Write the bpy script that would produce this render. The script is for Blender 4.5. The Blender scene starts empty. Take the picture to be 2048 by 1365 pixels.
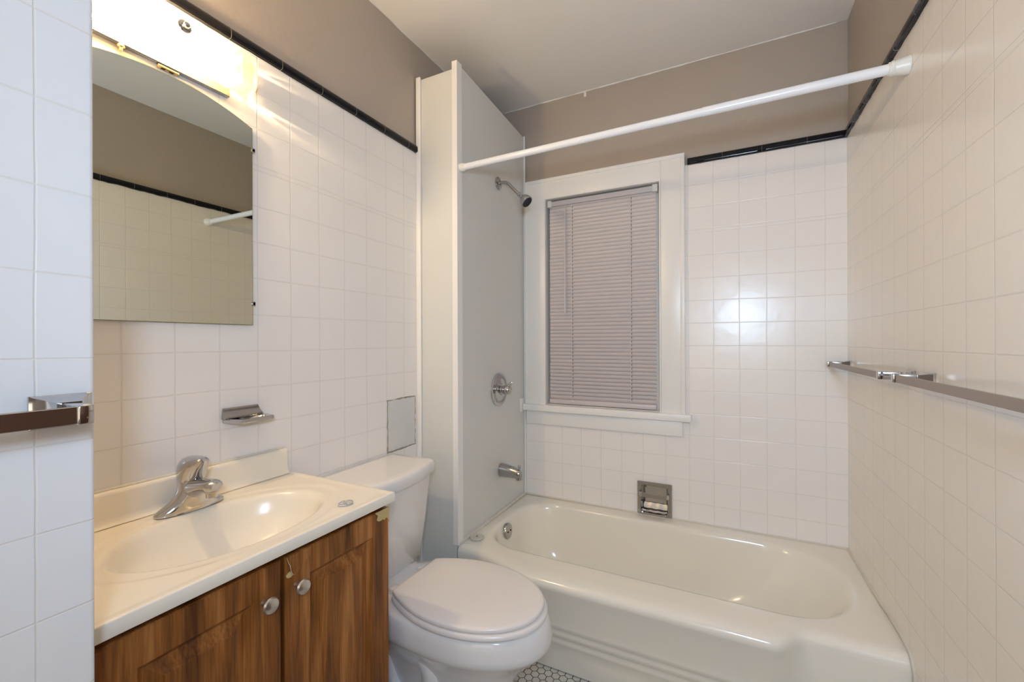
import bpy, bmesh, math, random
from mathutils import Vector, Matrix
random.seed(7)
PI = math.pi
S = bpy.context.scene
C = S.collection

# ------------------------------------------------------------------ camera
H = 1.305
cam_d = bpy.data.cameras.new('camera'); cam = bpy.data.objects.new('camera', cam_d); C.objects.link(cam)
cam_d.sensor_width = 36.0; cam_d.lens = 851.6 * 36.0 / 2048.0
cam_d.shift_y = 1.4 / 2048.0; cam_d.clip_start = 0.01
yaw, roll = math.radians(26.595), math.radians(-0.2)
fw = Vector((-math.sin(yaw), math.cos(yaw), 0)); rt = Vector((math.cos(yaw), math.sin(yaw), 0)); up = Vector((0, 0, 1))
cr = rt * math.cos(roll) + up * math.sin(roll); cu = up * math.cos(roll) - rt * math.sin(roll)
M = Matrix((cr, cu, -fw)).transposed().to_4x4(); M.translation = Vector((0, 0, H)); cam.matrix_world = M
S.camera = cam
# ------------------------------------------------------------------ world, exposure
S.view_settings.view_transform = 'Standard'; S.view_settings.look = 'None'
S.view_settings.gamma = 1.0; S.view_settings.use_curve_mapping = False
S.view_settings.exposure = 0.21
S.cycles.use_denoising = True; S.cycles.max_bounces = 10; S.cycles.diffuse_bounces = 7; S.cycles.glossy_bounces = 6
S.cycles.transparent_max_bounces = 12; S.cycles.caustics_reflective = False; S.cycles.caustics_refractive = False
S.cycles.sample_clamp_indirect = 12.0
W = bpy.data.worlds.new('world'); S.world = W; W.use_nodes = True
W.node_tree.nodes['Background'].inputs[0].default_value = (0.35, 0.40, 0.5, 1)
W.node_tree.nodes['Background'].inputs[1].default_value = 0.35
# ------------------------------------------------------------------ large lights
def area(name, loc, target, sx, sy, power, col, spread=180):
    l = bpy.data.lights.new(name, 'AREA'); l.shape = 'RECTANGLE'; l.size = sx; l.size_y = sy
    l.energy = power; l.color = col; l.spread = math.radians(spread)
    o = bpy.data.objects.new(name, l); C.objects.link(o); o.location = loc
    o.rotation_euler = (Vector(target) - Vector(loc)).to_track_quat('-Z', 'Y').to_euler(); return o
# the photographer's cool lamp on its stand, just behind and above the camera
area('studio_light', (0.17, -0.20, 1.56), (0.20, 2.3, 1.45), 0.24, 0.20, 18.0, (0.50, 0.69, 0.94))
# added warm fill behind the camera, aimed up to brighten ceiling and walls
area('fill_light', (0.0, -1.12, 1.55), (-0.3, 0.9, 2.9), 0.9, 1.5, 7.5, (1.0, 0.88, 0.70))
# ------------------------------------------------------------------ helpers
WORLD = {}
def nodes(m):
    m.use_nodes = True; nt = m.node_tree; return nt, nt.nodes, nt.links
def mat(name, col, rough=0.5, metal=0.0, spec=0.5, bump=0.0, bscale=60.0, coat=0.0, vary=0.0, vscale=6.0, detail=3.0):
    m = bpy.data.materials.new(name); nt, N, L = nodes(m); b = N['Principled BSDF']
    b.inputs['Base Color'].default_value = (*col, 1); b.inputs['Roughness'].default_value = rough
    b.inputs['Metallic'].default_value = metal; b.inputs['Specular IOR Level'].default_value = spec
    b.inputs['Coat Weight'].default_value = coat; b.inputs['Coat Roughness'].default_value = 0.06
    g = N.new('ShaderNodeNewGeometry')
    if bump > 0:
        n = N.new('ShaderNodeTexNoise'); n.inputs['Scale'].default_value = bscale; n.inputs['Detail'].default_value = detail
        L.new(g.outputs['Position'], n.inputs['Vector'])
        bp = N.new('ShaderNodeBump'); bp.inputs['Strength'].default_value = 1.0; bp.inputs['Distance'].default_value = bump
        L.new(n.outputs['Fac'], bp.inputs['Height']); L.new(bp.outputs['Normal'], b.inputs['Normal'])
    if vary > 0:
        n = N.new('ShaderNodeTexNoise'); n.inputs['Scale'].default_value = vscale; n.inputs['Detail'].default_value = 4
        L.new(g.outputs['Position'], n.inputs['Vector'])
        mx = N.new('ShaderNodeMix'); mx.data_type = 'RGBA'
        mx.inputs['A'].default_value = (*[c * (1 - vary) for c in col], 1); mx.inputs['B'].default_value = (*[min(1, c * (1 + vary)) for c in col], 1)
        L.new(n.outputs['Fac'], mx.inputs['Factor']); L.new(mx.outputs['Result'], b.inputs['Base Color'])
    return m

def mth(nt, op, a, b=None, c=None, clamp=False):
    n = nt.nodes.new('ShaderNodeMath'); n.operation = op; n.use_clamp = clamp
    for i, v in enumerate((a, b, c)):
        if v is None: continue
        if isinstance(v, (int, float)): n.inputs[i].default_value = v
        else: nt.links.new(v, n.inputs[i])
    return n.outputs[0]

def tile_mat(name, axis, u0, pu, z0=1.2800, pz=0.1117, strip=True, col=(0.86, 0.825, 0.785), grout=(0.775, 0.73, 0.67), half=0.0013, wet=0.16):
    """glazed and over-painted square wall tiles, joints as fine grooves"""
    m = bpy.data.materials.new(name); nt, N, L = nodes(m); b = N['Principled BSDF']
    g = N.new('ShaderNodeNewGeometry'); sp = N.new('ShaderNodeSeparateXYZ'); 
    wob = N.new('ShaderNodeTexNoise'); wob.inputs['Scale'].default_value = 5.0; wob.inputs['Detail'].default_value = 2.0
    L.new(g.outputs['Position'], wob.inputs['Vector'])
    L.new(g.outputs['Position'], sp.inputs[0])
    w = mth(nt, 'MULTIPLY', mth(nt, 'SUBTRACT', wob.outputs['Fac'], 0.5), 0.006)
    u = mth(nt, 'ADD', sp.outputs[axis], w); z = mth(nt, 'SUBTRACT', sp.outputs[2], w)
    def dist(v, v0, p):
        f = mth(nt, 'DIVIDE', mth(nt, 'SUBTRACT', v, v0), p)
        fl = mth(nt, 'ROUND', f)
        return mth(nt, 'MULTIPLY', mth(nt, 'ABSOLUTE', mth(nt, 'SUBTRACT', f, fl)), p), fl
    du, iu = dist(u, u0, pu); d1, iz = dist(z, z0, pz)
    if strip:
        zs = z0 + 5 * pz
        d2, iz2 = dist(z, zs + 0.0155, pz)
        sw = mth(nt, 'GREATER_THAN', z, zs + 0.0078)
        mz = N.new('ShaderNodeMix'); L.new(sw, mz.inputs['Factor']); L.new(d1, mz.inputs['A']); L.new(d2, mz.inputs['B'])
        dz = mz.outputs['Result']
    else: dz = d1
    d = mth(nt, 'MINIMUM', du, dz)
    mr = N.new('ShaderNodeMapRange'); mr.interpolation_type = 'SMOOTHSTEP'
    L.new(d, mr.inputs['Value']); mr.inputs['From Min'].default_value = half * 0.3; mr.inputs['From Max'].default_value = half * 2.1
    fine = N.new('ShaderNodeTexNoise'); fine.inputs['Scale'].default_value = 230; fine.inputs['Detail'].default_value = 2
    L.new(g.outputs['Position'], fine.inputs['Vector'])
    mid = N.new('ShaderNodeTexNoise'); mid.inputs['Scale'].default_value = 14; mid.inputs['Detail'].default_value = 2
    L.new(g.outputs['Position'], mid.inputs['Vector'])
    hgt = mth(nt, 'ADD', mth(nt, 'ADD', mth(nt, 'MULTIPLY', mr.outputs['Result'], 0.00042), mth(nt, 'MULTIPLY', fine.outputs['Fac'], 0.00006)), mth(nt, 'MULTIPLY', mid.outputs['Fac'], 0.0012))
    bp = N.new('ShaderNodeBump'); bp.inputs['Distance'].default_value = 1.0; bp.inputs['Strength'].default_value = 1.0
    L.new(hgt, bp.inputs['Height']); L.new(bp.outputs['Normal'], b.inputs['Normal'])
    var = N.new('ShaderNodeTexNoise'); var.inputs['Scale'].default_value = 2.2; var.inputs['Detail'].default_value = 3
    L.new(g.outputs['Position'], var.inputs['Vector'])
    mc = N.new('ShaderNodeMix'); mc.data_type = 'RGBA'
    mc.inputs['A'].default_value = (*[c * 0.97 for c in col], 1); mc.inputs['B'].default_value = (*[c * 1.02 for c in col], 1)
    L.new(var.outputs['Fac'], mc.inputs['Factor'])
    mx = N.new('ShaderNodeMix'); mx.data_type = 'RGBA'; mx.inputs['A'].default_value = (*grout, 1)
    L.new(mc.outputs['Result'], mx.inputs['B']); L.new(mr.outputs['Result'], mx.inputs['Factor'])
    L.new(mx.outputs['Result'], b.inputs['Base Color'])
    b.inputs['Roughness'].default_value = wet; b.inputs['Specular IOR Level'].default_value = 0.5
    return m

def link(name, bm, m, parent=None, smooth=True, ang=35):
    bmesh.ops.remove_doubles(bm, verts=bm.verts, dist=1e-6)
    bmesh.ops.recalc_face_normals(bm, faces=bm.faces)
    if parent is not None:
        off = WORLD[parent.name]
        bmesh.ops.translate(bm, verts=bm.verts, vec=-off)
    me = bpy.data.meshes.new(name)
    if smooth:
        for f in bm.faces: f.smooth = True
        for e in bm.edges:
            if len(e.link_faces) == 2 and e.calc_face_angle(0) > math.radians(ang): e.smooth = False
    bm.to_mesh(me); bm.free()
    o = bpy.data.objects.new(name, me); C.objects.link(o)
    for x in (m if isinstance(m, (list, tuple)) else [m]): me.materials.append(x)
    if parent is not None: o.parent = parent; WORLD[o.name] = WORLD[parent.name]
    else: WORLD[o.name] = Vector((0, 0, 0))
    return o
def tag(o, label, cat, group=None):
    o['label'] = label; o['category'] = cat
    if group: o['group'] = group
    return o
def thing(name, loc, label, cat, group=None):
    o = bpy.data.objects.new(name, None); o.empty_display_size = 0.05; C.objects.link(o); o.location = loc; WORLD[o.name] = Vector(loc)
    return tag(o, label, cat, group)
def struct(name, bm, m, smooth=True, parent=None):
    o = link(name, bm, m, parent, smooth); 
    if parent is None: o['kind'] = 'structure'
    return o
def struct_root(name, loc):
    o = bpy.data.objects.new(name, None); C.objects.link(o); o.location = loc; WORLD[o.name] = Vector(loc); o['kind'] = 'structure'; return o

def B(): return bmesh.new()
def box(bm, x0, x1, y0, y1, z0, z1, bev=0.0, seg=2, mi=0, rot=None, piv=None):
    r = bmesh.ops.create_cube(bm, size=1.0); vs = r['verts']
    bmesh.ops.scale(bm, vec=(x1 - x0, y1 - y0, z1 - z0), verts=vs)
    bmesh.ops.translate(bm, vec=((x0 + x1) / 2, (y0 + y1) / 2, (z0 + z1) / 2), verts=vs)
    fs = set(f for v in vs for f in v.link_faces)
    if bev > 0:
        es = list(set(e for v in vs for e in v.link_edges))
        rr = bmesh.ops.bevel(bm, geom=es, offset=bev, segments=seg, affect='EDGES', profile=0.5, clamp_overlap=True)
        fs = set(rr['faces']) | set(f for f in fs if f.is_valid); vs = list(set(v for f in fs for v in f.verts))
    for f in fs: f.material_index = mi
    if rot is not None:
        bmesh.ops.rotate(bm, cent=piv or (0, 0, 0), matrix=rot, verts=vs)
    return vs
def loft(bm, rings, cap0=True, cap1=True, closed=True, mi=0):
    R = [[bm.verts.new(p) for p in r] for r in rings]
    n = len(R[0])
    for i in range(len(R) - 1):
        for j in range(n if closed else n - 1):
            k = (j + 1) % n
            f = bm.faces.new((R[i][j], R[i][k], R[i + 1][k], R[i + 1][j])); f.material_index = mi
    if cap0: bm.faces.new(R[0][::-1]).material_index = mi
    if cap1: bm.faces.new(R[-1]).material_index = mi
    return R
def frame(d):
    d = Vector(d).normalized(); a = Vector((0, 0, 1)) if abs(d.z) < 0.9 else Vector((0, 1, 0))
    s = d.cross(a).normalized(); t = s.cross(d).normalized(); return s, t
def lathe(bm, base, axis, prof, n=40, cap=True, mi=0):
    """prof: list of (distance along axis, radius)"""
    base = Vector(base); ax = Vector(axis).normalized(); s, t = frame(ax)
    rings = [[base + ax * h + (s * math.cos(2 * PI * k / n) + t * math.sin(2 * PI * k / n)) * max(r, 1e-5) for k in range(n)] for h, r in prof]
    return loft(bm, rings, cap, cap, mi=mi)
def tube(bm, pts, rad, n=20, cap=True, sec=None, mi=0):
    pts = [Vector(p) for p in pts]; rings = []
    s = None
    for i, p in enumerate(pts):
        d = (pts[min(i + 1, len(pts) - 1)] - pts[max(i - 1, 0)]).normalized()
        if s is None: s, t = frame(d)
        else:
            s = (s - d * s.dot(d)).normalized(); t = s.cross(d)
        r = rad[i] if isinstance(rad, (list, tuple)) else rad
        rings.append([p + (s * math.cos(2 * PI * k / n) + t * math.sin(2 * PI * k / n)) * r for k in range(n)])
    return loft(bm, rings, cap, cap, mi=mi)
def smooth_path(P, k=8):
    out = []; P = [Vector(p) for p in P]
    for i in range(len(P) - 1):
        a = P[max(i - 1, 0)]; b = P[i]; c = P[i + 1]; d = P[min(i + 2, len(P) - 1)]
        for j in range(k):
            t = j / k
            out.append(0.5 * ((2 * b) + (-a + c) * t + (2 * a - 5 * b + 4 * c - d) * t * t + (-a + 3 * b - 3 * c + d) * t ** 3))
    out.append(P[-1]); return out
def interp(tab, x):
    if x <= tab[0][0]: return tab[0][1:]
    for a, b in zip(tab, tab[1:]):
        if x <= b[0]:
            t = (x - a[0]) / (b[0] - a[0]); return tuple(p + (q - p) * t for p, q in zip(a[1:], b[1:]))
    return tab[-1][1:]
def sstep(a, b, x):
    t = min(1, max(0, (x - a) / (b - a))); return t * t * (3 - 2 * t)
def prism(bm, poly, ax, lo, hi, mi=0):
    """polygon in the two other axes (in x,y,z order) extruded along axis ax"""
    def P(a, b, c):
        return {0: (c, a, b), 1: (a, c, b), 2: (a, b, c)}[ax]
    return loft(bm, [[P(a, b, lo) for a, b in poly], [P(a, b, hi) for a, b in poly]], mi=mi)

# ------------------------------------------------------------------ materials
GROUT = (0.70, 0.67, 0.62)
m_tl = tile_mat('tile_left', 1, 0.489, 0.1110, z0=1.279, pz=0.1112)
m_tb = tile_mat('tile_back', 0, -0.0504, 0.1118, z0=1.2815, pz=0.1122, wet=0.25)
m_tr = tile_mat('tile_right', 1, 1.1737, 0.1115, z0=1.276, pz=0.1125, wet=0.24, col=(0.85, 0.80, 0.735), grout=(0.78, 0.73, 0.66))
m_tn = tile_mat('tile_near', 1, 0.2059, 0.112, z0=1.2853, pz=0.1085, strip=False, half=0.0008, col=(0.80, 0.79, 0.785))
m_paint = mat('taupe_paint', (0.42, 0.365, 0.31), 0.42, bump=0.0009, bscale=38, vary=0.04, vscale=3)
m_ceil = mat('ceiling_paint', (0.80, 0.775, 0.74), 0.5, bump=0.004, bscale=7, vary=0.03, vscale=2)
m_panel = mat('white_panel', (0.67, 0.67, 0.635), 0.33, bump=0.0004, bscale=300, vary=0.015)
m_trim = mat('white_trim', (0.84, 0.82, 0.79), 0.3, bump=0.0004, bscale=40)
m_wtrim = mat('window_paint', (0.84, 0.82, 0.78), 0.32, bump=0.0006, bscale=60)
m_black = mat('black_glazed_trim', (0.005, 0.005, 0.007), 0.14, spec=0.3, bump=0.0006, bscale=20)
m_groutw = mat('white_joint', (0.20, 0.19, 0.17), 0.6)
m_porc = mat('porcelain', (0.78, 0.755, 0.735), 0.07, coat=0.3)
m_seat = mat('seat_plastic', (0.80, 0.755, 0.72), 0.22)
m_tub = mat('tub_enamel', (0.83, 0.785, 0.69), 0.13, coat=0.15, vary=0.012, vscale=2.5)
m_chrome = mat('chrome', (0.56, 0.56, 0.575), 0.07, metal=1.0)
m_chromed = mat('worn_chrome', (0.47, 0.46, 0.45), 0.15, metal=1.0, bump=0.0002, bscale=90)
m_bar = mat('bar_chrome', (0.50, 0.45, 0.42), 0.16, metal=1.0)
m_bar.node_tree.nodes['Principled BSDF'].inputs['Specular Tint'].default_value = (0.62, 0.58, 0.55, 1)
m_nickel = mat('brushed_nickel', (0.62, 0.59, 0.55), 0.3, metal=1.0, vary=0.1, vscale=60)
m_rod = mat('white_enamel_rod', (0.82, 0.83, 0.85), 0.2)
m_cap = mat('cream_plastic', (0.78, 0.76, 0.70), 0.35)
m_marble = mat('cultured_marble', (0.85, 0.78, 0.66), 0.22, vary=0.015, vscale=3, coat=0.08)
m_caulk = mat('old_caulk', (0.66, 0.62, 0.54), 0.6, bump=0.002, bscale=60, vary=0.08, vscale=25)
m_blind = mat('blind_vinyl', (0.60, 0.545, 0.53), 0.4)
m_blindb = mat('blind_bracket', (0.74, 0.72, 0.66), 0.4)
m_dark = mat('dark_gap', (0.01, 0.01, 0.01), 0.8)
m_black2 = mat('black_rubber', (0.012, 0.012, 0.016), 0.35)
m_patch = mat('patch_plaster', (0.66, 0.665, 0.64), 0.5, bump=0.003, bscale=25, vary=0.04, vscale=20)
m_grime = mat('grimy_joint', (0.33, 0.30, 0.24), 0.8, vary=0.3, vscale=60)
m_brass = mat('worn_brass', (0.75, 0.55, 0.28), 0.3, metal=1.0)
m_mirror = mat('mirror_glass', (0.66, 0.68, 0.60), 0.004, metal=1.0)
m_medge = mat('mirror_edge', (0.30, 0.27, 0.08), 0.3, metal=0.6)
m_bulbbase = mat('socket', (0.6, 0.55, 0.45), 0.4)
m_mdf = mat('bare_mdf', (0.52, 0.40, 0.17), 0.8, vary=0.15, vscale=80)
m_stopper = mat('stopper_rubber', (0.60, 0.58, 0.50), 0.5)
m_foil = mat('crumpled_foil', (0.62, 0.62, 0.64), 0.3, metal=0.6, bump=0.004, bscale=120, vary=0.4, vscale=120)

def wood_mat():
    m = bpy.data.materials.new('cabinet_wood'); nt, N, L = nodes(m); b = N['Principled BSDF']
    g = N.new('ShaderNodeNewGeometry'); mp = N.new('ShaderNodeMapping'); mp.inputs['Scale'].default_value = (9, 9, 0.75)
    L.new(g.outputs['Position'], mp.inputs['Vector'])
    n1 = N.new('ShaderNodeTexNoise'); n1.inputs['Scale'].default_value = 3.0; n1.inputs['Detail'].default_value = 6; n1.inputs['Distortion'].default_value = 0.6
    L.new(mp.outputs[0], n1.inputs['Vector'])
    mp2 = N.new('ShaderNodeMapping'); mp2.inputs['Scale'].default_value = (60, 60, 2.2); L.new(g.outputs['Position'], mp2.inputs['Vector'])
    n2 = N.new('ShaderNodeTexNoise'); n2.inputs['Scale'].default_value = 5.0; n2.inputs['Detail'].default_value = 4; L.new(mp2.outputs[0], n2.inputs['Vector'])
    f = mth(nt, 'ADD', mth(nt, 'MULTIPLY', n1.outputs['Fac'], 0.72), mth(nt, 'MULTIPLY', n2.outputs['Fac'], 0.28))
    cr = N.new('ShaderNodeValToRGB'); e = cr.color_ramp.elements
    e[0].position = 0.34; e[0].color = (0.080, 0.024, 0.004, 1); e[1].position = 0.68; e[1].color = (0.46, 0.190, 0.052, 1)
    k = cr.color_ramp.elements.new(0.5); k.color = (0.24, 0.082, 0.015, 1)
    L.new(f, cr.inputs[0]); L.new(cr.outputs[0], b.inputs['Base Color'])
    b.inputs['Roughness'].default_value = 0.4; b.inputs['Specular IOR Level'].default_value = 0.3
    return m
m_wood = wood_mat()
m_doorwood = mat('dark_brown_door', (0.10, 0.045, 0.025), 0.4, vary=0.25, vscale=12)

def hex_mat():
    m = bpy.data.materials.new('hex_floor'); nt, N, L = nodes(m); b = N['Principled BSDF']
    g = N.new('ShaderNodeNewGeometry'); sp = N.new('ShaderNodeSeparateXYZ'); L.new(g.outputs['Position'], sp.inputs[0])
    s = 0.0305; h = s * math.sqrt(3)
    def cell(ox, oy):
        x = mth(nt, 'DIVIDE', mth(nt, 'SUBTRACT', sp.outputs[0], oy), s); y = mth(nt, 'DIVIDE', mth(nt, 'SUBTRACT', sp.outputs[1], ox), h)
        fx = mth(nt, 'MULTIPLY', mth(nt, 'ABSOLUTE', mth(nt, 'SUBTRACT', x, mth(nt, 'ROUND', x))), s)
        fy = mth(nt, 'MULTIPLY', mth(nt, 'ABSOLUTE', mth(nt, 'SUBTRACT', y, mth(nt, 'ROUND', y))), h)
        return mth(nt, 'MAXIMUM', fx, mth(nt, 'ADD', mth(nt, 'MULTIPLY', fx, 0.5), mth(nt, 'MULTIPLY', fy, math.sqrt(3) / 2)))
    d = mth(nt, 'SUBTRACT', s / 2, mth(nt, 'MINIMUM', cell(0, 0), cell(h / 2, s / 2)))
    mr = N.new('ShaderNodeMapRange'); mr.interpolation_type = 'SMOOTHSTEP'; L.new(d, mr.inputs['Value'])
    mr.inputs['From Min'].default_value = 0.0008; mr.inputs['From Max'].default_value = 0.0017
    nz = N.new('ShaderNodeTexNoise'); nz.inputs['Scale'].default_value = 18; L.new(g.outputs['Position'], nz.inputs['Vector'])
    c = N.new('ShaderNodeMix'); c.data_type = 'RGBA'; c.inputs['A'].default_value = (0.60, 0.55, 0.46, 1); c.inputs['B'].default_value = (0.74, 0.71, 0.64, 1)
    L.new(nz.outputs['Fac'], c.inputs['Factor'])
    mx = N.new('ShaderNodeMix'); mx.data_type = 'RGBA'; mx.inputs['A'].default_value = (0.035, 0.03, 0.025, 1)
    L.new(c.outputs['Result'], mx.inputs['B']); L.new(mr.outputs['Result'], mx.inputs['Factor']); L.new(mx.outputs['Result'], b.inputs['Base Color'])
    bp = N.new('ShaderNodeBump'); bp.inputs['Distance'].default_value = 0.001; L.new(mr.outputs['Result'], bp.inputs['Height']); L.new(bp.outputs['Normal'], b.inputs['Normal'])
    b.inputs['Roughness'].default_value = 0.35
    return m
m_hex = hex_mat()

def glass_shade_mat():
    """swirled alabaster glass: translucent sheet"""
    m = bpy.data.materials.new('swirl_glass'); nt, N, L = nodes(m)
    for n in list(N): N.remove(n)
    out = N.new('ShaderNodeOutputMaterial'); g = N.new('ShaderNodeNewGeometry')
    nz = N.new('ShaderNodeTexNoise'); nz.inputs['Scale'].default_value = 16; nz.inputs['Detail'].default_value = 3; nz.inputs['Distortion'].default_value = 2.5
    L.new(g.outputs['Position'], nz.inputs['Vector'])
    wv = mth(nt, 'ABSOLUTE', mth(nt, 'SINE', mth(nt, 'MULTIPLY', nz.outputs['Fac'], 60.0)))
    ramp = N.new('ShaderNodeMapRange'); ramp.inputs['From Min'].default_value = 0.0; ramp.inputs['From Max'].default_value = 0.35
    ramp.inputs['To Min'].default_value = 0.36; ramp.inputs['To Max'].default_value = 0.22; L.new(wv, ramp.inputs['Value'])
    tr = N.new('ShaderNodeBsdfTranslucent'); tr.inputs[0].default_value = (0.40, 0.36, 0.25, 1)
    df = N.new('ShaderNodeBsdfDiffuse'); df.inputs[0].default_value = (0.60, 0.57, 0.46, 1)
    tp = N.new('ShaderNodeBsdfTransparent'); gl = N.new('ShaderNodeBsdfGlossy'); gl.inputs['Roughness'].default_value = 0.15
    m1 = N.new('ShaderNodeMixShader'); m1.inputs[0].default_value = 0.5; L.new(tr.outputs[0], m1.inputs[1]); L.new(df.outputs[0], m1.inputs[2])
    m2 = N.new('ShaderNodeMixShader'); L.new(ramp.outputs[0], m2.inputs[0]); L.new(m1.outputs[0], m2.inputs[1]); L.new(tp.outputs[0], m2.inputs[2])
    m3 = N.new('ShaderNodeMixShader'); m3.inputs[0].default_value = 0.05; L.new(m2.outputs[0], m3.inputs[1]); L.new(gl.outputs[0], m3.inputs[2])
    L.new(m3.outputs[0], out.inputs[0]); return m
m_shade = glass_shade_mat()
def emis(name, col, s):
    m = bpy.data.materials.new(name); nt, N, L = nodes(m); b = N['Principled BSDF']
    b.inputs['Base Color'].default_value = (1, .95, .85, 1); b.inputs['Emission Color'].default_value = (*col, 1); b.inputs['Emission Strength'].default_value = s; return m
m_clear = bpy.data.materials.new('window_glass'); _nt, _N, _L = nodes(m_clear)
_b = _N['Principled BSDF']; _b.inputs['Transmission Weight'].default_value = 1; _b.inputs['Roughness'].default_value = 0.02; _b.inputs['IOR'].default_value = 1.45

# ------------------------------------------------------------------ room shell
XL, XR, YB, ZC = -1.285, 0.474, 2.30, 2.70
ZT = 2.188           # top of the tiling
YF = -1.20
bm = B(); box(bm, -1.5, 0.7, YF - .15, YB + .2, -0.12, 0.0); struct('floor', bm, m_hex, False)
bm = B(); box(bm, -1.5, 0.7, YF - .15, YB + .2, ZC, ZC + 0.12); struct('ceiling', bm, m_ceil, False)
bm = B()
box(bm, XL - .15, XL, 0.262, YB + .15, 0, ZT, mi=0); box(bm, XL - .15, XL - .006, 0.262, YB + .15, ZT, ZC, mi=1)
wl = struct('wall_left', bm, [m_tl, m_paint], False)
bm = B()
box(bm, XR, XR + .15, YF, YB, 0, ZT, mi=0); box(bm, XR + .006, XR + .15, YF, YB, ZT, ZC, mi=1)
struct('wall_right', bm, [m_tr, m_paint], False)
WX0, WX1, WZ0, WZ1 = -0.925, -0.300, 0.945, 2.122
bm = B()
HX0, HX1, HZ0, HZ1 = -0.3975, -0.2635, 0.4125, 0.5550      # pocket for the recessed soap dish
box(bm, XL, WX0, YB, YB + .15, 0, ZT); box(bm, WX1, XR + .15, YB, YB + .15, WZ0, ZT)
box(bm, WX0, HX0, YB, YB + .15, 0, WZ0); box(bm, HX1, XR + .15, YB, YB + .15, 0, WZ0)
box(bm, HX0, HX1, YB, YB + .15, 0, HZ0); box(bm, HX0, HX1, YB, YB + .15, HZ1, WZ0); box(bm, HX0, HX1, YB + .07, YB + .15, HZ0, HZ1)
box(bm, WX0, WX1, YB + .0, YB + .15, WZ1, ZT)
box(bm, XL, XR + .15, YB + .006, YB + .15, ZT, ZC, mi=1)
struct('wall_back', bm, [m_tb, m_paint], False)
bm = B()
box(bm, XL - .15, -0.76, YF, 0.262, 0, 2.2, bev=0.006, seg=3, mi=0); box(bm, XL - .15, -0.766, YF, 0.256, 2.2, ZC, mi=1)
struct('wall_near', bm, [m_tn, m_paint])
bm = B()
box(bm, -.76, -0.62, YF - .12, YF, 0, ZC); box(bm, 0.36, XR + .15, YF - .12, YF, 0, ZC); box(bm, -0.62, 0.36, YF - .12, YF, 2.1, ZC)
box(bm, -0.62, 0.36, YF - .12, YF - .09, 0, 2.1)
struct('wall_front', bm, m_ceil, False)
# the brown entrance door, folded back against the right wall (out of frame, seen in the chrome)
d = struct_root('door_1', (XR - .03, 0.35, 0))
bm = B(); box(bm, XR - .045, XR - .008, -0.05, 0.72, 0.012, 2.02, bev=0.003)
link('door_leaf', bm, m_doorwood, d)
bm = B(); lathe(bm, (XR - .045, 0.65, 0.96), (-1, 0, 0), [(0, .03), (.006, .03), (.01, .012), (.035, .012), (.045, .026), (.06, .028), (.07, .018), (.072, 0)])
link('door_knob', bm, m_brass, d)

# ---- black cap trim with its joints
def cap_trim(name, axis, a0, a1, wall, sgn, zb, ends, wob=0.0):
    """quarter-round black trim along an axis; sgn = direction out of the wall"""
    bm = B(); prof = [(0, 0), (0.010, 0.001), (0.0135, 0.006), (0.0135, 0.020), (0.011, 0.028), (0.006, 0.033), (0, 0.035)]
    n = max(2, int((a1 - a0) / 0.02)); rings = []
    for i in range(n + 1):
        a = a0 + (a1 - a0) * i / n; w = wob * (random.random() - .5)
        r = []
        for k, (d, z) in enumerate(prof):
            zz = zb + z + (w if k < 3 else 0)
            r.append((wall + sgn * d, a, zz) if axis == 1 else (a, wall + sgn * d, zz))
        rings.append(r)
    loft(bm, rings)
    o = struct(name, bm, m_black)
    bm = B()
    for a in ends:
        w = 0.0009
        pr = [(p[0] + (0.0006 if p[0] > 0 else 0), p[1] + (0.0004 if p[1] > 0.02 else -0.0004)) for p in prof]
        rr = [[(wall + sgn * d, a + s, zb + z) if axis == 1 else (a + s, wall + sgn * d, zb + z) for d, z in pr] for s in (-w / 2, w / 2)]
        loft(bm, rr)
    if ends: link('joint', bm, m_groutw, o)
    return o
cap_trim('trim_1', 1, 0.262, 1.583, XL, 1, 2.185, [0.42, 0.58, 0.738, 0.897, 1.05, 1.205, 1.36, 1.51], 0.001)
cap_trim('trim_2', 0, -0.166, XR, YB, -1, 2.185, [-0.01, 0.155, 0.33], 0.001)
cap_trim('trim_3', 1, -0.05, YB - .0135, XR, -1, 2.185, [0.9, 1.06, 1.21, 1.37, 1.52, 1.68, 1.84, 2.0, 2.15], 0.004)

# ---- boxed-in plumbing wall at the head of the tub: two glossy panels with corner beads
XP, YP = -1.066, 1.583
bm = B()
box(bm, XL, XP - .006, YP, YP + .012, 0.0, 2.525, bev=0.0008, seg=1)
prism(bm, [(YP + .012, 0.385), (YB - .001, 0.385), (YB - .001, 2.515), (YP + .012, 2.552)], 0, XP - .014, XP)
struct('wall_partition', bm, m_panel, False)
bm = B()
prism(bm, [(-1.087, YP - .0002), (-1.087, YP - .003), (-1.086, YP - .004), (-1.0608, YP - .004), (-1.0598, YP - .003), (-1.0598, YP + .036), (-1.0606, YP + .037), (XP - .0002, YP + .037), (XP - .0002, YP - .0002)], 2, 0.401, 2.556)
struct('trim_4', bm, m_trim)
bm = B(); box(bm, XL, XL + .026, YP - .012, YP, 0.0, 2.535, bev=0.005, seg=3); struct('trim_5', bm, m_trim)
bm = B(); box(bm, XP, XP + .010, YB - .016, YB, 0.40, 2.522, bev=0.004, seg=3); struct('trim_6', bm, m_trim)
bm = B()   # caulk bead along the tub under the panel and tiles
P = smooth_path([(XP + .003, YP + .01, .405), (XP + .003, 1.75, .405), (XP + .004, 2.0, .407), (XP + .004, YB - .01, .409)])
tube(bm, P, [0.007 + 0.003 * random.random() for _ in P], 8)
P = smooth_path([(XP, YB - .002, .406), (-.5, YB - .002, .403), (0.1, YB - .002, .402), (XR, YB - .002, .402)], 14)
tube(bm, P, [0.004 + 0.002 * random.random() for _ in P], 8)
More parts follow.
